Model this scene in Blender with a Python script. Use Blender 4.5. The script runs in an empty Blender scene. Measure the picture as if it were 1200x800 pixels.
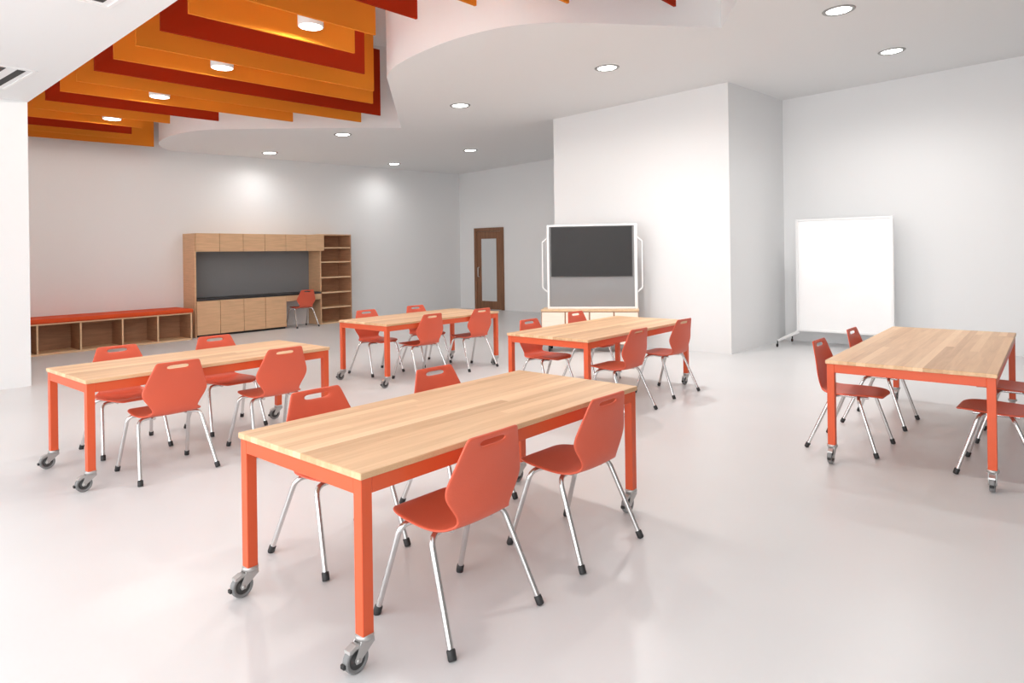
import bpy, math, random
from mathutils import Vector, Matrix
random.seed(7)
SC = bpy.context.scene
COL = SC.collection
PI = math.pi
R = math.radians

# ------------------------------------------------------------------ materials
def srgb(r, g, b):
    f = lambda c: (c / 12.92) if c <= 0.04045 else ((c + 0.055) / 1.055) ** 2.4
    return (f(r / 255), f(g / 255), f(b / 255), 1.0)

def mat(name, col, rough=0.5, metal=0.0, spec=0.5, coat=0.0, bump=None, var=None, ior=1.45):
    m = bpy.data.materials.new(name); m.use_nodes = True
    nt = m.node_tree; b = nt.nodes['Principled BSDF']
    b.inputs['Base Color'].default_value = col
    b.inputs['Roughness'].default_value = rough
    b.inputs['Metallic'].default_value = metal
    b.inputs['IOR'].default_value = ior
    b.inputs['Specular IOR Level'].default_value = spec
    b.inputs['Coat Weight'].default_value = coat
    tc = nt.nodes.new('ShaderNodeTexCoord')
    if var:
        scale, lo, hi, stretch = var
        mp = nt.nodes.new('ShaderNodeMapping'); mp.inputs['Scale'].default_value = stretch
        nt.links.new(tc.outputs['Object'], mp.inputs['Vector'])
        n = nt.nodes.new('ShaderNodeTexNoise'); n.inputs['Scale'].default_value = scale
        n.inputs['Detail'].default_value = 5
        nt.links.new(mp.outputs['Vector'], n.inputs['Vector'])
        rp = nt.nodes.new('ShaderNodeValToRGB')
        rp.color_ramp.elements[0].position = 0.3; rp.color_ramp.elements[1].position = 0.72
        rp.color_ramp.elements[0].color = tuple(c * lo for c in col[:3]) + (1,)
        rp.color_ramp.elements[1].color = tuple(min(1, c * hi) for c in col[:3]) + (1,)
        nt.links.new(n.outputs['Fac'], rp.inputs['Fac'])
        nt.links.new(rp.outputs['Color'], b.inputs['Base Color'])
    if bump:
        scale, strength, dist = bump
        n = nt.nodes.new('ShaderNodeTexNoise'); n.inputs['Scale'].default_value = scale
        n.inputs['Detail'].default_value = 3
        nt.links.new(tc.outputs['Object'], n.inputs['Vector'])
        bp = nt.nodes.new('ShaderNodeBump'); bp.inputs['Strength'].default_value = strength
        bp.inputs['Distance'].default_value = dist
        nt.links.new(n.outputs['Fac'], bp.inputs['Height'])
        nt.links.new(bp.outputs['Normal'], b.inputs['Normal'])
    return m

def emit_mat(name, col, strength):
    m = bpy.data.materials.new(name); m.use_nodes = True
    b = m.node_tree.nodes['Principled BSDF']
    b.inputs['Base Color'].default_value = (0.9, 0.9, 0.9, 1)
    b.inputs['Emission Color'].default_value = col
    b.inputs['Emission Strength'].default_value = strength
    return m

def butcher_block():
    """Laminated staves running along X: each stave and each board length gets its own tone, plus fine grain."""
    m = bpy.data.materials.new('butcher_block'); m.use_nodes = True
    nt = m.node_tree; L = nt.links; b = nt.nodes['Principled BSDF']
    N = lambda t: nt.nodes.new('ShaderNode' + t)
    def math_(op, a, c=None):
        n = N('Math'); n.operation = op
        for i, v in enumerate((a, c)):
            if v is None: continue
            if isinstance(v, (int, float)): n.inputs[i].default_value = v
            else: L.new(v, n.inputs[i])
        return n.outputs[0]
    tc = N('TexCoord'); sx = N('SeparateXYZ'); L.new(tc.outputs['Object'], sx.inputs[0])
    row = math_('FLOOR', math_('DIVIDE', sx.outputs['Y'], 0.058))
    w1 = N('TexWhiteNoise'); w1.noise_dimensions = '1D'; L.new(row, w1.inputs['W'])
    seg = math_('FLOOR', math_('ADD', math_('DIVIDE', sx.outputs['X'], 2.3), math_('MULTIPLY', w1.outputs['Value'], 7.0)))
    w2 = N('TexWhiteNoise'); w2.noise_dimensions = '1D'
    L.new(math_('ADD', math_('MULTIPLY', row, 13.37), math_('MULTIPLY', seg, 3.71)), w2.inputs['W'])
    mp = N('Mapping'); mp.inputs['Scale'].default_value = (0.9, 14, 14)
    L.new(tc.outputs['Object'], mp.inputs['Vector'])
    off = N('CombineXYZ'); L.new(math_('MULTIPLY', w2.outputs['Value'], 40.0), off.inputs[0])
    va = N('VectorMath'); va.operation = 'ADD'
    L.new(mp.outputs[0], va.inputs[0]); L.new(off.outputs[0], va.inputs[1])
    g = N('TexNoise'); g.inputs['Scale'].default_value = 2.2; g.inputs['Detail'].default_value = 6
    g.inputs['Distortion'].default_value = 0.6
    L.new(va.outputs[0], g.inputs['Vector'])
    mix = math_('ADD', math_('MULTIPLY', w2.outputs['Value'], 0.6), math_('MULTIPLY', g.outputs['Fac'], 0.55))
    rp = N('ValToRGB'); e = rp.color_ramp.elements
    e[0].position = 0.2; e[0].color = srgb(192, 150, 110)
    e[1].position = 0.95; e[1].color = srgb(236, 202, 164)
    k = rp.color_ramp.elements.new(0.55); k.color = srgb(219, 180, 140)
    L.new(mix, rp.inputs['Fac']); L.new(rp.outputs['Color'], b.inputs['Base Color'])
    b.inputs['Roughness'].default_value = 0.42
    return m

def floor_mat():
    m = bpy.data.materials.new('polished_floor'); m.use_nodes = True
    nt = m.node_tree; L = nt.links; b = nt.nodes['Principled BSDF']
    tc = nt.nodes.new('ShaderNodeTexCoord')
    n = nt.nodes.new('ShaderNodeTexNoise'); n.inputs['Scale'].default_value = 0.55; n.inputs['Detail'].default_value = 4
    L.new(tc.outputs['Object'], n.inputs['Vector'])
    rp = nt.nodes.new('ShaderNodeValToRGB'); e = rp.color_ramp.elements
    e[0].position = 0.35; e[0].color = (0.645, 0.642, 0.645, 1)
    e[1].position = 0.68; e[1].color = (0.68, 0.678, 0.683, 1)
    L.new(n.outputs['Fac'], rp.inputs['Fac']); L.new(rp.outputs['Color'], b.inputs['Base Color'])
    b.inputs['Roughness'].default_value = 0.32
    b.inputs['Specular IOR Level'].default_value = 0.5
    return m

M = dict(
    wall=mat('wall_paint', (0.82, 0.825, 0.83, 1), 0.85, spec=0.2),
    wall_dim=mat('wall_bounce_cut', (0.30, 0.29, 0.28, 1), 0.85, spec=0.2),  # dark tone chosen to cut bounce from the unseen wall behind the camera
    ceil=mat('ceiling_paint', (0.80, 0.80, 0.80, 1), 0.9, spec=0.1),
    floor=floor_mat(),
    block=butcher_block(),
    frame=mat('orange_powder_coat', srgb(212, 88, 50), 0.38),
    shell=mat('coral_plastic', srgb(211, 93, 67), 0.42, bump=(160, 0.25, 0.002)),
    chrome=mat('satin_chrome', (0.70, 0.70, 0.70, 1), 0.24, 1.0),
    cap=mat('dark_rubber', (0.025, 0.025, 0.026, 1), 0.55),
    castgrey=mat('cast_zinc', (0.50, 0.49, 0.48, 1), 0.38, 0.7),
    tyre=mat('grey_rubber', (0.21, 0.21, 0.21, 1), 0.6),
    blackp=mat('black_plastic', (0.02, 0.02, 0.02, 1), 0.45),
    hub=mat('hub_grey', (0.06, 0.06, 0.06, 1), 0.45, 0.2),
    fin_o=mat('orange_felt', srgb(224, 136, 44), 0.95, spec=0.1, bump=(300, 0.2, 0.002)),
    fin_r=mat('rust_felt', srgb(160, 44, 16), 0.95, spec=0.1, bump=(300, 0.2, 0.002)),
    lwood=mat('maple_veneer', srgb(216, 176, 138), 0.5, var=(3.0, 0.9, 1.08, (1.2, 1.2, 14))),
    lwoodh=mat('maple_edge', srgb(226, 192, 154), 0.5, var=(3.0, 0.93, 1.05, (1, 8, 8))),
    dwood=mat('shaded_veneer', srgb(174, 132, 102), 0.55, var=(3.0, 0.85, 1.12, (1.2, 1.2, 12))),  # wood colour darkened to carry the shade inside cubbies, shelves and door gaps
    birch=mat('birch_veneer', srgb(248, 234, 218), 0.5, var=(3.0, 0.94, 1.04, (1, 1, 12))),
    cushion=mat('orange_upholstery', srgb(214, 76, 22), 0.7, bump=(200, 0.2, 0.003)),
    pin=mat('grey_tackboard', srgb(133, 134, 136), 0.9, spec=0.1, bump=(250, 0.2, 0.002)),
    worktop=mat('black_laminate', (0.03, 0.03, 0.032, 1), 0.4),
    door=mat('walnut_door', srgb(134, 94, 68), 0.5, var=(2.5, 0.8, 1.15, (10, 10, 0.8))),
    white=mat('white_enamel', (0.86, 0.86, 0.86, 1), 0.3),
    wboard=mat('whiteboard_glass', (0.93, 0.93, 0.93, 1), 0.08, spec=0.6),
    screen=mat('dark_screen', (0.035, 0.035, 0.036, 1), 0.5, spec=0.3),
    bezel=mat('screen_bezel', (0.06, 0.06, 0.06, 1), 0.4),
    greypanel=mat('grey_panel', (0.27, 0.27, 0.275, 1), 0.5),
    trim=mat('downlight_trim', (0.35, 0.35, 0.34, 1), 0.4, 0.3),
    slot=mat('dark_slot', (0.03, 0.03, 0.03, 1), 0.7),
    lamp=emit_mat('lamp_lens', (1, 0.98, 0.95, 1), 14.0),
    handle=mat('brushed_steel', (0.7, 0.7, 0.7, 1), 0.3, 1.0),
)
def glass_mat():
    m = bpy.data.materials.new('frosted_glass'); m.use_nodes = True
    b = m.node_tree.nodes['Principled BSDF']
    b.inputs['Base Color'].default_value = (0.80, 0.82, 0.83, 1)
    b.inputs['Roughness'].default_value = 0.35
    b.inputs['Transmission Weight'].default_value = 0.25
    return m
M['frost'] = glass_mat()

# ------------------------------------------------------------------ mesh building
class MB:
    def __init__(s): s.v = []; s.f = []; s.sm = []
    def add(s, v, f, smooth=False):
        o = len(s.v); s.v += [tuple(p) for p in v]
        s.f += [tuple(i + o for i in q) for q in f]; s.sm += [smooth] * len(f); return s
    def box(s, x0, x1, y0, y1, z0, z1, b=0.0):
        if x1 < x0: x0, x1 = x1, x0
        if y1 < y0: y0, y1 = y1, y0
        b = min(b, (x1 - x0) * .45, (y1 - y0) * .45, (z1 - z0) * .45)
        if b <= 0:
            v = [(x, y, z) for z in (z0, z1) for y in (y0, y1) for x in (x0, x1)]
            return s.add(v, [(0, 2, 3, 1), (4, 5, 7, 6), (0, 1, 5, 4), (2, 6, 7, 3), (0, 4, 6, 2), (1, 3, 7, 5)])
        # chamfered box: 24 vertices
        V = []; idx = {}
        for i, sx in enumerate((0, 1)):
            for j, sy in enumerate((0, 1)):
                for k, sz in enumerate((0, 1)):
                    X, Y, Z = (x0, x1)[sx], (y0, y1)[sy], (z0, z1)[sz]
                    ix, iy, iz = X + (b if not sx else -b), Y + (b if not sy else -b), Z + (b if not sz else -b)
                    idx[i, j, k, 0] = len(V); V.append((X, iy, iz))
                    idx[i, j, k, 1] = len(V); V.append((ix, Y, iz))
                    idx[i, j, k, 2] = len(V); V.append((ix, iy, Z))
        F = []
        for i in (0, 1):
            q = [idx[i, 0, 0, 0], idx[i, 1, 0, 0], idx[i, 1, 1, 0], idx[i, 0, 1, 0]]; F.append(q if i else q[::-1])
            q = [idx[0, i, 0, 1], idx[0, i, 1, 1], idx[1, i, 1, 1], idx[1, i, 0, 1]]; F.append(q if i else q[::-1])
            q = [idx[0, 0, i, 2], idx[1, 0, i, 2], idx[1, 1, i, 2], idx[0, 1, i, 2]]; F.append(q if i else q[::-1])
        for a in (0, 1):
            for c in (0, 1):
                F.append([idx[a, c, 0, 0], idx[a, c, 1, 0], idx[a, c, 1, 1], idx[a, c, 0, 1]])
                F.append([idx[a, 0, c, 0], idx[a, 1, c, 0], idx[a, 1, c, 2], idx[a, 0, c, 2]])
                F.append([idx[0, a, c, 1], idx[1, a, c, 1], idx[1, a, c, 2], idx[0, a, c, 2]])
                for k in (0, 1): F.append([idx[a, c, k, 0], idx[a, c, k, 1], idx[a, c, k, 2]])
        return s.add(V, F)
    def tube(s, pts, r, n=12, cap=True):
        pts = [Vector(p) for p in pts]; rs = r if isinstance(r, (list, tuple)) else [r] * len(pts)
        t0 = (pts[1] - pts[0]).normalized()
        up = Vector((0, 0, 1)) if abs(t0.z) < .9 else Vector((1, 0, 0))
        nrm = t0.cross(up).normalized(); V = []; F = []
        for i, p in enumerate(pts):
            a = pts[max(0, i - 1)]; c = pts[min(len(pts) - 1, i + 1)]
            t = (c - a).normalized()
            nrm = (nrm - t * nrm.dot(t)).normalized(); bn = t.cross(nrm)
            for k in range(n):
                an = 2 * PI * k / n
                V.append(p + (nrm * math.cos(an) + bn * math.sin(an)) * rs[i])
        for i in range(len(pts) - 1):
            for k in range(n):
                k2 = (k + 1) % n
                F.append((i * n + k, i * n + k2, (i + 1) * n + k2, (i + 1) * n + k))
        s.add(V, F, True)
        if cap:
            s.add(V[:n], [tuple(range(n))[::-1]]); s.add(V[-n:], [tuple(range(n))])
        return s
    def lathe(s, prof, c=(0, 0, 0), axis='z', n=32, smooth=True):
        """prof: (radius, height) pairs turned about an axis through c."""
        V = []; F = []
        for r, h in prof:
            for k in range(n):
                a = 2 * PI * k / n; x, y = r * math.cos(a), r * math.sin(a)
                p = {'z': (x, y, h), 'y': (x, h, y), 'x': (h, x, y)}[axis]
                V.append((c[0] + p[0], c[1] + p[1], c[2] + p[2]))
        for i in range(len(prof) - 1):
            for k in range(n):
                k2 = (k + 1) % n; F.append((i * n + k, i * n + k2, (i + 1) * n + k2, (i + 1) * n + k))
        return s.add(V, F, smooth)
    def prism(s, poly, d, axis='z'):
        """poly: outline; extruded from d[0] to d[1] along an axis (z heights may be callables of x, y)."""
        n = len(poly); V = []
        for h in d:
            for a, b in poly:
                hh = h(a, b) if callable(h) else h
                V.append({'z': (a, b, hh), 'y': (a, hh, b), 'x': (hh, a, b)}[axis])
        F = [tuple(range(n))[::-1], tuple(range(n, 2 * n))]
        F += [(i, (i + 1) % n, n + (i + 1) % n, n + i) for i in range(n)]
        return s.add(V, F)
    def mesh(s, name):
        me = bpy.data.meshes.new(name); me.from_pydata(s.v, [], s.f)
        me.polygons.foreach_set('use_smooth', s.sm); me.update()
        import bmesh
        bm = bmesh.new(); bm.from_mesh(me); bmesh.ops.recalc_face_normals(bm, faces=bm.faces); bm.to_mesh(me); bm.free()
        return me
    def build(s, name, m, parent=None):
        me = s.mesh(name); me.materials.append(m)
        return link(name, me, parent)

def link(name, me, parent=None):
    o = bpy.data.objects.new(name, me); COL.objects.link(o)
    if parent is not None: o.parent = parent
    return o

def tag(o, label=None, cat=None, group=None, kind=None):
    if label: o['label'] = label
    if cat: o['category'] = cat
    if group: o['group'] = group
    if kind: o['kind'] = kind
    return o

def thing(name, label, cat, loc=(0, 0, 0), rz=0.0, group=None):
    o = bpy.data.objects.new(name, None); COL.objects.link(o)
    o.empty_display_size = 0.1; o.location = loc; o.rotation_euler = (0, 0, rz)
    return tag(o, label, cat, group)

def copy_tree(o, parent=None):
    c = o.copy(); COL.objects.link(c)
    if parent is not None: c.parent = parent
    for ch in list(o.children): copy_tree(ch, c)
    return c

def struct(name, mb, m, parent=None):
    return tag(mb.build(name, m, parent), kind='structure')

def fillet(pts, rad, n=7):
    """round the corners of a polyline"""
    P = [Vector(p) for p in pts]; out = [P[0]]
    for i in range(1, len(P) - 1):
        a = (P[i - 1] - P[i]); c = (P[i + 1] - P[i]); r = min(rad, a.length * .48, c.length * .48)
        p0 = P[i] + a.normalized() * r; p1 = P[i] + c.normalized() * r
        for k in range(n + 1):
            t = k / n; out.append(p0 * (1 - t) ** 2 + P[i] * 2 * t * (1 - t) + p1 * t * t)
    out.append(P[-1]); return out

# ------------------------------------------------------------------ the setting
DECK = 5.25
def zplane(x, y): return 3.9143 + 0.0248 * x - 0.0321 * y      # the gently pitched dropped ceiling
YB, XF = 13.42, 13.5
XO = -3.0                                                       # the open, glazed side of the room
f = MB().box(XO, 14.2, -3.6, 14.0, -0.12, 0.0); struct('floor', f, M['floor'])
struct('wall_back', MB().box(2.0, 14.2, YB, YB + .2, 0, DECK), M['wall'])
struct('wall_far', MB().box(XF, XF + .2, 6.9, YB, 0, DECK), M['wall'])
struct('wall_block', MB().prism([(9.5, 3.84), (11.55, 3.72), (14.2, 3.72), (14.2, 7.06), (9.5, 7.06)], (0, DECK)), M['wall'])
struct('wall_right', MB().box(11.55, 11.75, -3.6, 3.725, 0, DECK), M['wall'])
struct('wall_front', MB().box(XO, 11.75, -3.6, -3.4, 0, DECK), M['wall_dim'])
struct('wall_left', MB().box(XO, 2.425, 9.83, 14.0, 0, 3.48), M['wall'])
struct('wall_daylight_block', MB().box(XO, XO + .2, 7.4, 9.83, 0, 3.48), M['wall'])  # unseen wall piece added to keep window light off the left wall
struct('ceiling_soffit', MB().prism([(XO, -3.6), (1.80, -3.6), (2.43, 9.83), (2.43, 14.0), (XO, 14.0)], (3.4805, DECK)), M['wall'])
struct('ceiling_deck', MB().box(XO, 14.2, -3.6, 14.0, DECK, DECK + .1), M['ceil'])
def smooth_curve(p, n=6):
    out = []
    for i in range(len(p) - 1):
        p0 = p[max(0, i - 1)]; p1 = p[i]; p2 = p[i + 1]; p3 = p[min(len(p) - 1, i + 2)]
        for k in range(n):
            t = k / n
            out.append(tuple(.5 * (2 * b + (c - a) * t + (2 * a - 5 * b + 4 * c - d) * t * t + (3 * b - a - 3 * c + d) * t ** 3)
                             for a, b, c, d in zip(p0, p1, p2, p3)))
    return out + [p[-1]]
lobe_a = smooth_curve([(7.06, 2.92), (6.43, 3.37), (5.8, 3.83), (5.46, 4.13), (5.25, 4.43), (5.14, 4.8), (5.10, 5.15), (5.12, 5.57), (5.19, 6.02), (5.31, 6.42), (5.50, 6.75)])
lobe_b = smooth_curve([(7.8, 9.19), (6.92, 9.77), (5.83, 10.63), (5.25, 11.12), (5.03, 11.62), (4.99, 12.13), (5.06, 12.57), (5.19, 12.92), (5.4, 13.23), (5.62, 13.43)])
cloud = [(1.7, -.65), (1.6, -3.6), (14.2, -3.6), (14.2, 14.0), (5.9, 14.0)] + lobe_b[::-1] + lobe_a[::-1]
struct('ceiling', MB().prism(cloud, (zplane, DECK)), M['ceil'])

# door in the far wall
d1 = thing('door_1', None, None, (XF, 12.29, 0)); d1['kind'] = 'structure'
hw, ht = .54, 2.25
fr = MB()
fr.box(-.04, .01, -hw, -hw + .10, 0, ht, .004); fr.box(-.04, .01, hw - .10, hw, 0, ht, .004); fr.box(-.04, .01, -hw + .10, hw - .10, ht - .10, ht, .004)
fr.build('door_frame', M['door'], d1)
lf = MB(); a = hw - .105
lf.box(-.025, .01, -a, -a + .155, .01, ht - .105, .003); lf.box(-.025, .01, a - .155, a, .01, ht - .105, .003)
lf.box(-.025, .01, -a + .155, a - .155, .01, .23, .003); lf.box(-.025, .01, -a + .155, a - .155, ht - .30, ht - .105, .003)
leaf = lf.build('door_leaf', M['door'], d1)
MB().box(-.014, -.004, -a + .15, a - .15, .225, ht - .295).build('glass_pane', M['frost'], leaf)
hd = MB(); hd.tube(fillet([(-.025, a - .07, .90), (-.075, a - .07, .90), (-.075, a - .07, 1.16), (-.025, a - .07, 1.16)], .03), .011)
hd.build('door_handle', M['handle'], leaf)

# ------------------------------------------------------------------ ceiling baffles
base_y = [2.98, 3.66, 4.30, 4.93, 5.57, 6.20, 6.81, 7.41, 8.01, 8.60, 9.19, 9.79, 10.39, 10.97, 11.54, 12.12, 12.60, 13.14]
right_x = [6.06, 5.19, 4.58, 4.40, 4.39, 4.59, 5.19, 5.80, 6.25, 6.86, 6.92, 6.01, 5.07, 4.57, 4.38, 4.43, 4.60, 5.18]
hue = 'roororrooroororoorooroo'
hue = ['r', 'o', 'o', 'r', 'o', 'o', 'r', 'o', 'o', 'r', 'o', 'o', 'r', 'o', 'o', 'r', 'o', 'o']
ordn = ['first', 'second', 'third', 'fourth', 'fifth', 'sixth', 'seventh', 'eighth', 'ninth', 'tenth', 'eleventh', 'twelfth']
n_o = n_r = 0
for i in range(17, -1, -1):
    y, x1, x0 = base_y[i], right_x[i], 2.76
    zb = lambda x: zplane(x, y)
    m = MB().prism([(x0, zb(x0)), (x1, zb(x1)), (x1, zb(x1) + 1.07), (x0, zb(x0) + 1.07)], (y - .013, y + .013), 'y')
    o = m.build('ceiling_baffle', M['fin_o'] if hue[i] == 'o' else M['fin_r'])
    if hue[i] == 'o':
        n_o += 1; lab = 'orange felt ceiling baffle, %s orange one counting from the back wall' % ordn[n_o - 1]
    else:
        n_r += 1; lab = 'rust red felt ceiling baffle, %s red one counting from the back wall' % ordn[n_r - 1]
    tag(o, lab, 'ceiling baffle', 'felt baffles hanging from the ceiling')

# ------------------------------------------------------------------ lamps
def spot(loc, energy, size=2.2, blend=1.0, radius=.1, col=(1, .985, .965)):
    l = bpy.data.lights.new('lamp_light', 'SPOT'); l.energy = energy; l.spot_size = size; l.spot_blend = blend
    l.shadow_soft_size = radius; l.color = col
    o = bpy.data.objects.new('lamp_light', l); COL.objects.link(o); o.location = loc
    return o
def downlight_proto():
    t = thing('recessed_downlight', 'x', 'ceiling light', (0, 0, 0), 0, 'recessed downlights in the dropped ceiling')
    MB().lathe([(.120, -.002), (.126, -.010), (.155, -.009), (.163, 0.0), (.163, .02), (.118, .02), (.120, -.002)]).build('trim_ring', M['trim'], t)
    MB().lathe([(.0005, -.004), (.06, -.0045), (.1205, -.003)]).build('lens', M['lamp'], t)
    return t
down = [
    (7.49, 1.82, 'large round recessed downlight at the top edge of the picture, nearest of all'),
    (9.72, 1.73, 'round recessed downlight above the white board, close to the right wall'),
    (7.41, 4.62, 'round recessed downlight in front of the bright white wall block'),
    (7.39, 7.30, 'round recessed downlight straight above the back tables, right of the felt baffles'),
    (7.31, 10.25, 'round recessed downlight just past the sharp tip of the curved ceiling edge'),
    (7.26, 12.70, 'round recessed downlight by the back wall, above the wooden wall cabinets'),
    (10.54, 12.70, 'round recessed downlight by the back wall, right of the bookcase'),
    (10.68, 10.25, 'round recessed downlight in front of the wooden door'),
]
down_w = [.75, 1.1, 1.6, .4, .3, .36, .3, .25]
proto = None
tilt = Vector((-0.0248, 0.0321, 1)).normalized()
rot = Vector((0, 0, 1)).rotation_difference(tilt).to_euler()
LAMP_W = 150
for i, (x, y, lab) in enumerate(down):
    if proto is None: t = proto = downlight_proto()
    else: t = copy_tree(proto)
    t['label'] = lab; t.location = (x, y, zplane(x, y)); t.rotation_euler = rot
    spot((x, y, zplane(x, y) - .03), LAMP_W * down_w[i], 2.85)
def pendant_proto():
    t = thing('cylinder_downlight', 'x', 'ceiling light', (0, 0, 0), 0, 'white cylinder lights between the baffles')
    MB().lathe([(.112, .004), (.120, 0), (.126, .004), (.126, .95), (.0005, .95)]).build('lamp_housing', M['white'], t)
    MB().lathe([(.0005, .0035), (.113, .0035)]).build('lens', M['lamp'], t)
    return t
pend = [(3.84, 5.90, 3.885, 'white cylinder downlight hanging between baffles, largest and nearest of the four'),
        (3.81, 7.70, 3.80, 'white cylinder downlight hanging between baffles, second nearest of the four'),
        (3.83, 9.50, 3.75, 'white cylinder downlight hanging between baffles, third nearest of the four'),
        (3.845, 11.26, 3.695, 'white cylinder downlight hanging between baffles, farthest of the four'),
        (3.84, 4.12, 3.93, 'added unseen white cylinder downlight between baffles, just above the top of the frame'),  # out-of-view lamp added for more light from above
        (3.84, 2.34, 3.98, 'added unseen white cylinder downlight between baffles, overhead of the nearest table')]  # likewise added, to light the nearest table from overhead
pend_w = [.55, .42, .3, .2, .55, .55]
proto = None
for x, y, z, lab in pend:
    if proto is None: t = proto = pendant_proto()
    else: t = copy_tree(proto)
    t['label'] = lab; t.location = (x, y, z - .02)
    spot((x, y, z - .06), LAMP_W * pend_w[pend.index((x, y, z, lab))], 3.14, .12, .1, (1, .95, .88))
    u = spot((x, y, z + .97), LAMP_W * .75, 2.9, .5, .1, (1, .97, .94)); u.rotation_euler = (PI, 0, 0)   # added up-light, not part of the fitting; brightens the curved ceiling edge

# slot diffusers in the low ceiling on the left
def diffuser(loc, ln, lab):
    t = thing('slot_diffuser', lab, 'air vent', loc, .02, 'air vents in the low white ceiling')
    fm = MB(); w = .36
    for x0, x1, y0, y1 in ((-w, w, 0, .03), (-w, w, ln - .03, ln), (-w, -w + .03, .03, ln - .03), (w - .03, w, .03, ln - .03)):
        fm.box(x0, x1, y0, y1, -.008, .001, .002)
    fm.build('vent_frame', M['white'], t)
    for k in range(4):
        x = w - .115 - k * .165
        MB().box(x - .035, x + .035, .09, ln - .09, -.004, .001).build('slot', M['slot'], t)
diffuser((1.74, 8.13, 3.480), 1.12, 'white slot air vent at the left edge, beside the tall white wall')
diffuser((1.60, 4.56, 3.480), 1.12, 'white slot air vent at the top edge, cut off by the frame')

# ------------------------------------------------------------------ casters and tables
LEG = 0.05; LEGZ = 0.125; TOPZ = 0.74
def caster(parent, x, y, sz=1.0):
    """swivel caster under a leg centred at x, y; the wheel trails towards -x"""
    wx, wr, hw_ = x - .042, .05, .0155
    m = MB()
    m.lathe([(.0005, LEGZ + .004), (.034, LEGZ + .004), (.036, LEGZ - .004), (.033, LEGZ - .016), (.0005, LEGZ - .016)], (x, y, 0), n=20)
    for s_ in (-1, 1):      # fork cheeks raking back to the axle
        yo = y + s_ * (hw_ + .003)
        m.prism([(x + .028, LEGZ - .012), (x - .030, LEGZ - .012), (wx - .016, .052), (wx - .010, .040), (wx + .010, .040), (wx + .016, .052), (x + .030, LEGZ - .03)],
                (yo, yo + s_ * .0035), 'y')
    m.box(x - .03, x + .03, y - hw_ - .006, y + hw_ + .006, LEGZ - .02, LEGZ - .012, .002)
    m.lathe([(.0005, -.024), (.009, -.024), (.009, .024), (.0005, .024)], (wx, y, wr), 'y', 14)
    c = m.build('caster', M['castgrey'], parent)
    t = MB().lathe([(.034, -.012), (.040, -hw_ + .001), (.046, -hw_), (.0495, -hw_ + .004), (.05, -.006), (.05, .006), (.0495, hw_ - .004), (.046, hw_), (.040, hw_ - .001), (.034, .012)], (wx, y, wr), 'y', 32)
    tag(t.build('tyre', M['tyre'], c), 'grey rubber tyre')
    MB().lathe([(.0005, -.010), (.018, -.011), (.020, -.007), (.030, -.007), (.0345, -.0125), (.0345, .0125), (.030, .007), (.020, .007), (.018, .011), (.0005, .010)], (wx, y, wr), 'y', 28).build('wheel_hub', M['hub'], c)
    b = MB()
    b.prism([(x - .028, LEGZ - .022), (x - .050, LEGZ - .018), (x - .078, LEGZ - .030), (x - .080, LEGZ - .040), (x - .066, LEGZ - .042), (x - .05, LEGZ - .032), (x - .03, LEGZ - .034)], (y - .017, y + .017), 'y')
    b.build('brake_pedal', M['castgrey'], c)
    MB().box(wx - .060, wx - .049, y - .012, y + .012, .036, .054, .003).build('lock_tab', M['blackp'], c)
    return c

def table(B, rz, L, W, lab):
    t = thing('work_table', lab, 'table', (B[0], B[1], 0), rz, 'butcher block tables on casters')
    th = .027
    MB().box(0, L, 0, W, TOPZ - th, TOPZ, .003).build('tabletop', M['block'], t)
    ins = .008; zt = TOPZ - th; za = zt - .062
    x0, x1, y0, y1 = ins, L - ins, ins, W - ins
    MB().box(x0 + LEG, x1 - LEG, y0 + .001, y0 + .03, za, zt, .002).build('apron_rail', M['frame'], t)
    MB().box(x0 + LEG, x1 - LEG, y1 - .03, y1 - .001, za, zt, .002).build('apron_rail', M['frame'], t)
    MB().box(x0 + .001, x0 + .03, y0 + LEG, y1 - LEG, za, zt, .002).build('apron_rail', M['frame'], t)
    MB().box(x1 - .03, x1 - .001, y0 + LEG, y1 - LEG, za, zt, .002).build('apron_rail', M['frame'], t)
    for lx in (x0, x1 - LEG):
        for ly in (y0, y1 - LEG):
            l = MB().box(lx, lx + LEG, ly, ly + LEG, LEGZ, zt, .0025).build('leg', M['frame'], t)
            caster(l, lx + LEG / 2, ly + LEG / 2)
    return t
TABLES = [
    ((1.496, 2.019), -.0133, 1.99, .928, 'long wood-topped table with orange legs on casters, largest and nearest in the picture'),
    ((1.538, 5.032), -.0015, 1.883, .84, 'long wood-topped table with orange legs on casters, at the left beside the white wall end'),
    ((4.910, 6.095), .0058, 1.98, .922, 'long wood-topped table with orange legs on casters, farthest back near the bookcase'),
    ((5.051, 3.392), -.0013, 2.10, .985, 'long wood-topped table with orange legs on casters, in front of the screen cart'),
    ((5.099, .345), .0103, 2.55, 1.016, 'long wood-topped table with orange legs on casters, at the right cut by the frame'),
]
for a in TABLES: table(*a)

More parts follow.
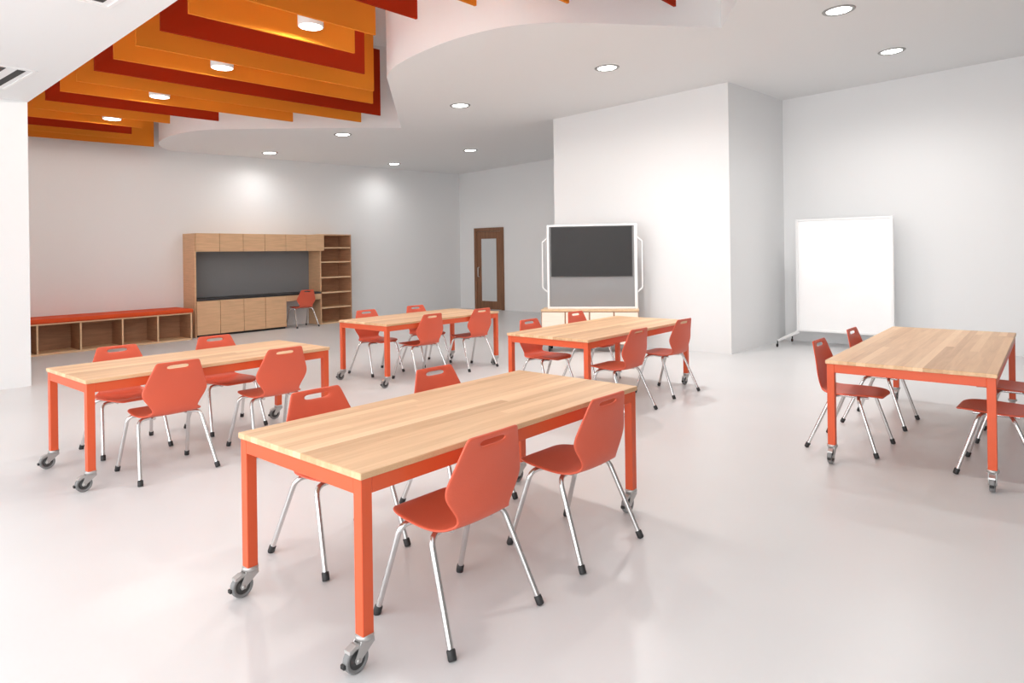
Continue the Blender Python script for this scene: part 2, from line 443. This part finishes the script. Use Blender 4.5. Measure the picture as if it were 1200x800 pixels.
# ------------------------------------------------------------------ chairs
def shell_mesh():
    prof = [(.225, .418, .100, -.002), (.222, .427, .135, -.001), (.188, .437, .182, .002), (.10, .433, .214, .008), (0, .425, .222, .012), (-.09, .422, .222, .012),
            (-.15, .425, .206, .010), (-.188, .438, .170, .008), (-.208, .463, .148, .008), (-.219, .510, .172, .012), (-.222, .588, .236, .022), (-.231, .65, .211, .018),
            (-.2435, .715, .185, .012), (-.2535, .766, .166, .007), (-.258, .788, .157, .005), (-.263, .806, .150, .003), (-.265, .814, .138, .002)]
    S = [-1, -.86, -.45, -.15, .15, .45, .86, 1]
    V = []; F = []; n = len(S)
    for i, (y, z, hw_, rs) in enumerate(prof):
        for s_ in S:
            w = min(1, abs(s_)) ** 2
            if i <= 7: V.append((s_ * hw_, y, z + rs * w))
            else: V.append((s_ * hw_, y + rs * w, z))
    for i in range(len(prof) - 1):
        for j in range(n - 1):
            if i == 13 and j in (2, 3, 4): continue       # the hand slot
            F.append((i * n + j, i * n + j + 1, (i + 1) * n + j + 1, (i + 1) * n + j))
    me = bpy.data.meshes.new('seat_shell'); me.from_pydata(V, [], F); me.update()
    o = bpy.data.objects.new('tmp', me); COL.objects.link(o)
    md = o.modifiers.new('s', 'SOLIDIFY'); md.thickness = .013; md.offset = 0; md.use_even_offset = True
    md = o.modifiers.new('b', 'SUBSURF'); md.levels = 2; md.render_levels = 2
    dg = bpy.context.evaluated_depsgraph_get(); dg.update()
    out = bpy.data.meshes.new_from_object(o.evaluated_get(dg))
    bpy.data.objects.remove(o)
    out.name = 'seat_shell'
    out.polygons.foreach_set('use_smooth', [True] * len(out.polygons))
    out.materials.clear(); out.materials.append(M['shell'])
    return out
def make_chair():
    t = thing('school_chair', 'x', 'chair')
    link('seat_shell', shell_mesh(), t)
    fr_ = MB()
    for s_ in (-1, 1):
        fr_.tube([(s_ * .115, .13, .409), (s_ * .115, -.13, .409)], .011)
    for y in (.06, -.06): fr_.tube([(-.115, y, .409), (.115, y, .409)], .009)
    fr_.build('seat_frame', M['chrome'], t)
    for s_ in (-1, 1):
        for fx, fy, by in ((.245, .217, .085), (.263, -.281, -.105)):
            f_ = Vector((s_ * fx, fy, 0)); b_ = Vector((s_ * .212, by, .409))
            m = MB().tube(fillet([(s_ * .113, by * .75, .409), b_, f_ + (b_ - f_) * .045], .055, 8), .0132, 14)
            l = m.build('leg', M['chrome'], t)
            d = (b_ - f_).normalized()
            c = MB().tube([f_ + Vector((0, 0, .001)) + d * 0, f_ + d * .006, f_ + d * .038, f_ + d * .042], [.0155, .0175, .0175, .0145], 16)
            # keep the foot flat on the floor
            c.v = [(x, y, max(z, .0)) for x, y, z in c.v]
            tag(c.build('foot_cap', M['cap'], l), 'black rubber foot cap')
    return t
G1, G2, G3, G4, G5 = ('coral chairs around the nearest table', 'coral chairs around the left table', 'coral chairs around the farthest table',
                      'coral chairs around the table by the screen', 'coral chairs around the right table')
CH = [
    (2.027, 2.089, -1.6, G1, 'coral plastic chair seen from behind, nearest of all, at the front table'),
    (2.895, 2.079, -2.0, G1, 'coral plastic chair seen from behind, at the right end of the front table'),
    (2.073, 2.940, 177.8, G1, 'coral plastic chair facing us across the front table, at its left end'),
    (2.934, 2.917, 177.6, G1, 'coral plastic chair facing us across the front table, only its top showing'),
    (2.069, 5.131, -1.1, G2, 'coral plastic chair seen from behind, at the left table, its nearer left seat'),
    (2.878, 5.095, -.9, G2, 'coral plastic chair seen from behind, at the left table, its right seat'),
    (2.111, 5.917, 177.6, G2, 'coral plastic chair facing us across the left table, in front of the storage bench'),
    (2.934, 5.900, 178.9, G2, 'coral plastic chair facing us across the left table, in front of the base cabinets'),
    (5.576, 6.288, -.7, G3, 'coral plastic chair seen from behind, at the middle of the farthest table'),
    (6.486, 6.297, -2.4, G3, 'coral plastic chair seen from behind, at the farthest table, just below the door'),
    (5.487, 6.986, 177.9, G3, 'coral plastic chair facing us across the farthest table, beside the bookcase'),
    (6.350, 6.982, 178.4, G3, 'coral plastic chair facing us across the farthest table, its right far seat'),
    (5.546, 3.396, -2.0, G4, 'coral plastic chair seen from behind, at the table before the screen, its left near seat'),
    (6.593, 3.435, -3.6, G4, 'coral plastic chair seen from behind, at the table before the screen, its right end seat'),
    (5.671, 4.335, 178.4, G4, 'coral plastic chair facing us, left of the screen cart, behind the middle table'),
    (6.718, 4.442, 178.3, G4, 'coral plastic chair facing us, right in front of the screen cart doors'),
    (5.635, 1.296, 177.8, G5, 'coral plastic chair seen edge-on, tucked at the left of the right table, nearer one'),
    (6.587, 1.272, 178.0, G5, 'coral plastic chair seen edge-on, at the left of the right table, below the white board'),
    (5.579, .377, -2.2, G5, 'coral plastic chair at the right picture edge, nearer of the two pushed in there'),
    (6.514, .345, -1.4, G5, 'coral plastic chair at the right picture edge, farther of the two pushed in there'),
    (8.088, 12.94, -1.4, None, 'coral plastic chair at the desk niche of the wooden wall cabinets'),
]
chair0 = None
for x, y, rz, g, lab in CH:
    if chair0 is None: c = chair0 = make_chair()
    else: c = copy_tree(chair0)
    c.location = (x, y, 0); c.rotation_euler = (0, 0, R(rz)); c['label'] = lab
    if g: c['group'] = g
    elif 'group' in c: del c['group']

# ------------------------------------------------------------------ storage bench
yf = 12.72
b = thing('storage_bench', 'long low wooden cubby bench with an orange cushion along the back wall', 'bench', (2.46, yf, 0))
BL, BD = 3.19, YB - yf - .004
MB().box(0, BL, 0, BD, .487, .512, .002).build('top_panel', M['lwoodh'], b)
MB().box(0, BL, 0, BD, 0, .03, .002).build('bottom_panel', M['lwoodh'], b)
MB().box(0, BL, .46, .48, .03, .487).build('back_panel', M['dwood'], b)
for x in (.0, .155, .765, 1.37, 2.005, 2.585, BL - .025):
    if x == 0.0: continue
    d = MB().box(x - .0 if x > 3 else x - .012, (x + .025) if x > 3 else x + .013, 0.0, .46, .03, .487, .001)
    dv = d.build('divider', M['dwood'], b)
    xe = x if x > 3 else x - .012
    MB().box(xe, xe + .025, -.004, 0, .03, .487).build('edge_band', M['lwoodh'], dv)
cu = MB().box(-.0, BL + .02, -.03, BD - .005, .512, .585, .018)
tag(cu.build('seat_cushion', M['cushion'], b), 'orange upholstered seat cushion')

# ------------------------------------------------------------------ wall cabinets
XL, XR, XB, Y0 = 5.80, 8.60, 9.41, 12.90
DP = YB - Y0
MB_ = MB
ep = MB().box(XL - .0, XL + .03, Y0 + .02, YB - .004, 0, 2.01, .002).build('end_panel', M['lwood'])
tag(ep, 'tall wooden end panel between the storage bench and the cabinet doors', 'cabinet panel')
dx = [5.815, 6.275, 6.76, 7.227, 7.71, 8.203, 8.655]
oc = thing('overhead_cabinet', 'row of six small wooden overhead cabinet doors above the grey tackboard', 'cabinet', (0, 0, 0))
cb = MB(); cb.box(XL + .032, 8.573, Y0 + .02, YB - .004, 1.665, 2.01); cb.build('cabinet_body', M['lwood'], oc)
for i in range(6):
    MB().box(dx[i] + .005, dx[i + 1] - .005, Y0 - .015, Y0 + .012, 1.655, 2.012, .002).build('door', M['lwood'], oc)
for k, (i0, lab) in enumerate(((0, 'pair of wooden base cabinet doors next to the storage bench'), (2, 'pair of wooden base cabinet doors next to the desk chair'))):
    bc = thing('base_cabinet', lab, 'cabinet', (0, 0, 0), 0, 'base cabinets under the black worktop')
    x0, x1 = dx[i0] + (.015 if i0 == 0 else 0), dx[i0 + 2]
    MB().box(x0 + .002, x1 - .002, Y0 + .015, YB - .004, .06, .698).build('cabinet_body', M['dwood'], bc)
    MB().box(x0 + .002, x1 - .002, Y0 + .05, YB - .004, 0, .06).build('toe_kick', M['slot'], bc)
    for i in (i0, i0 + 1):
        MB().box(dx[i] + .005, dx[i + 1] - .005, Y0 - .012, Y0 + .012, .045, .698, .002).build('door', M['lwood'], bc)
tag(MB().box(XL + .031, 8.574, Y0 - .012, YB - .004, .70, .74, .003).build('worktop', M['worktop']), 'long black worktop running over the base cabinets and the desk niche', 'worktop')
tag(MB().box(7.712, 8.574, Y0 - .005, Y0 + .015, .575, .699, .002).build('desk_apron', M['lwood']), 'short wooden desk apron under the black worktop, behind the desk chair', 'desk apron')
pn = tag(MB().box(XL + .031, 8.574, YB - .03, YB - .004, .742, 1.664).build('tackboard', M['pin']), 'wide grey tackboard between worktop and overhead cabinets', 'tackboard')
bk = thing('bookcase', 'tall empty wooden bookcase at the right end of the wall cabinets', 'bookcase', (0, 0, 0))
Yk = Y0 + .03
MB().box(8.575, 8.60, Yk, YB - .004, 0, 2.005, .002).build('side_panel', M['lwood'], bk)
MB().box(XB - .025, XB, Yk, YB - .004, 0, 2.005, .002).build('side_panel', M['dwood'], bk)
MB().box(8.575, XB, Yk - .002, YB - .004, 2.005, 2.03, .002).build('top_panel', M['lwood'], bk)
MB().box(8.60, XB - .025, YB - .02, YB, 0, 2.005).build('back_panel', M['dwood'], bk)
for z in (1.735, 1.412, 1.062, .720, .379, .028):
    MB().box(8.60, XB - .025, Yk + .004, YB - .02, z - .028, z, .002).build('shelf', M['lwoodh'], bk)

# ------------------------------------------------------------------ screen cart
CART, CRZ = (8.12, 6.32, 0), R(30.7)                            # turned a little away from the wall block
ya, yb = -1.495, 0.0
sc = thing('screen_cart', 'rolling cart with pale cabinet doors and a tall white frame, by the white wall block', 'media cart', CART, CRZ)
MB().box(0.015, .44, ya, yb, .12, .63, .002).build('cabinet_body', M['dwood'], sc)
MB().box(-.005, .45, ya - .006, yb + .006, .63, .657, .003).build('top_panel', M['lwoodh'], sc)
ws = (yb - ya) / 4
for k in range(4):
    MB().box(-.002, .015, ya + k * ws + .011, ya + (k + 1) * ws - .011, .13, .617, .002).build('door', M['birch'], sc)
for px_ in (.06, .38):
    for py_ in (ya + .12, yb - .12):
        c = MB().tube([(px_, py_, .12), (px_, py_, .07)], .012); c.lathe([(.0005, -.016), (.036, -.016), (.045, -.009), (.045, .009), (.036, .016), (.0005, .016)], (px_ - .015, py_, .045), 'y', 20)
        c.build('caster', M['blackp'], sc)
fx, fa, fb, z0, z1 = .20, -1.488, -.082, .657, 1.978
fr2 = MB()
for y0_, y1_, za, zb_ in ((fa, fa + .045, z0, z1), (fb - .035, fb, z0, z1), (fa + .045, fb - .035, z1 - .03, z1), (fa + .045, fb - .035, z0, z0 + .03)):
    fr2.box(fx - .025, fx + .025, y0_, y1_, za, zb_, .004)
tag(fr2.build('screen_frame', M['white'], sc), 'tall white metal frame')
MB().box(fx, fx + .015, fa + .045, fb - .035, z0 + .03, z1 - .03).build('back_panel', M['greypanel'], sc)
for s_, y_ in ((-1, fa), (1, fb)):
    MB().tube(fillet([(fx, y_ - s_ * .01, 1.775), (fx, y_ + s_ * .075, 1.705), (fx, y_ + s_ * .075, .985), (fx, y_ - s_ * .01, .91)], .015, 4), .011).build('grab_handle', M['white'], sc)
tv = thing('flat_screen', 'dark flat screen television mounted in the white cart frame', 'television', CART, CRZ)
MB().box(fx - .022, fx - .001, -1.412, -.143, 1.160, 1.945, .005).build('bezel', M['bezel'], tv)
MB().box(fx - .025, fx - .021, -1.400, -.155, 1.172, 1.933).build('screen_panel', M['screen'], tv)

# ------------------------------------------------------------------ whiteboard
wb = thing('mobile_whiteboard', 'tall glossy white rolling board standing by the right wall', 'whiteboard', (11.0, 0, 0))
w0, w1, h0, h1 = 1.97, 3.36, .235, 2.015
MB().box(-.004, .020, w0 + .035, w1 - .035, h0 + .035, h1 - .03).build('writing_panel', M['wboard'], wb)
fr3 = MB()
for y0_, y1_, za, zb_ in ((w0, w0 + .035, h0, h1), (w1 - .035, w1, h0, h1), (w0 + .035, w1 - .035, h1 - .03, h1), (w0 + .035, w1 - .035, h0, h0 + .035)):
    fr3.box(-.018, .034, y0_, y1_, za, zb_, .004)
fr3.build('board_frame', M['white'], wb)
for ye, s_ in ((w1, 1), (w0, -1)):
    for xe in (-.33, .40):
        tip = Vector((xe, ye + s_ * .20, .105)); root = Vector((.008, ye - s_ * .02, h0 + .01))
        mid = root + (tip - root) * .5
        side = Vector((-(tip - root).y, (tip - root).x, 0)).normalized() * .022
        m = MB(); V = []
        for p, hh in ((root, .045), (tip, .018)):
            V += [p + side - Vector((0, 0, hh)), p - side - Vector((0, 0, hh)), p - side, p + side]
        m.add(V, [(3, 2, 1, 0), (4, 5, 6, 7), (0, 1, 5, 4), (1, 2, 6, 5), (2, 3, 7, 6), (3, 0, 4, 7)])
        ft = m.build('foot_bar', M['white'], wb)
        c = MB().tube([(tip.x + .0, tip.y, .10), (tip.x, tip.y, .05)], .010)
        c.lathe([(.0005, -.012), (.022, -.012), (.028, -.007), (.028, .007), (.022, .012), (.0005, .012)], (tip.x - .012, tip.y, .028), 'y', 18)
        c.build('caster', M['blackp'], ft)

# ------------------------------------------------------------------ light
w = bpy.data.worlds.new('daylight'); SC.world = w; w.use_nodes = True
bg = w.node_tree.nodes['Background']
bg.inputs['Color'].default_value = (0.98, 0.99, 1.0, 1); bg.inputs['Strength'].default_value = 4.2
def portal(loc, rot_, sx, sy):
    l = bpy.data.lights.new('window_portal', 'AREA'); l.shape = 'RECTANGLE'; l.size = sx; l.size_y = sy
    l.cycles.is_portal = True
    o = bpy.data.objects.new('window_portal', l); COL.objects.link(o); o.location = loc; o.rotation_euler = rot_
portal((XO, 2.0, 1.74), (0, R(-90), 0), 3.48, 10.8)

# ------------------------------------------------------------------ camera
CF, CX, CY, CH_, CR, CA = 775.265, 611.859, 296.214, 1.5453, -0.0140, 0.8819
right = Vector((math.cos(CA), -math.sin(CA), 0)); fwd = Vector((math.sin(CA), math.cos(CA), 0)); up = Vector((0, 0, 1))
xa = right * math.cos(CR) + up * math.sin(CR); ya_ = -right * math.sin(CR) + up * math.cos(CR)
cam = bpy.data.cameras.new('camera'); co = bpy.data.objects.new('camera', cam); COL.objects.link(co)
mt = Matrix((xa, ya_, -fwd)).transposed().to_4x4(); mt.translation = Vector((0, 0, CH_)); co.matrix_world = mt
cam.sensor_fit = 'HORIZONTAL'; cam.sensor_width = 36; cam.lens = CF / 1200 * 36
cam.shift_x = (600 - CX) / 1200; cam.shift_y = (CY - 400) / 1200
cam.clip_start = .05; cam.clip_end = 200
SC.camera = co

SC.view_settings.view_transform = 'Standard'; SC.view_settings.look = 'None'
SC.view_settings.gamma = 1.0; SC.view_settings.exposure = 0.1; SC.view_settings.use_curve_mapping = False
SC.cycles.use_denoising = True
SC.cycles.max_bounces = 10; SC.cycles.diffuse_bounces = 6
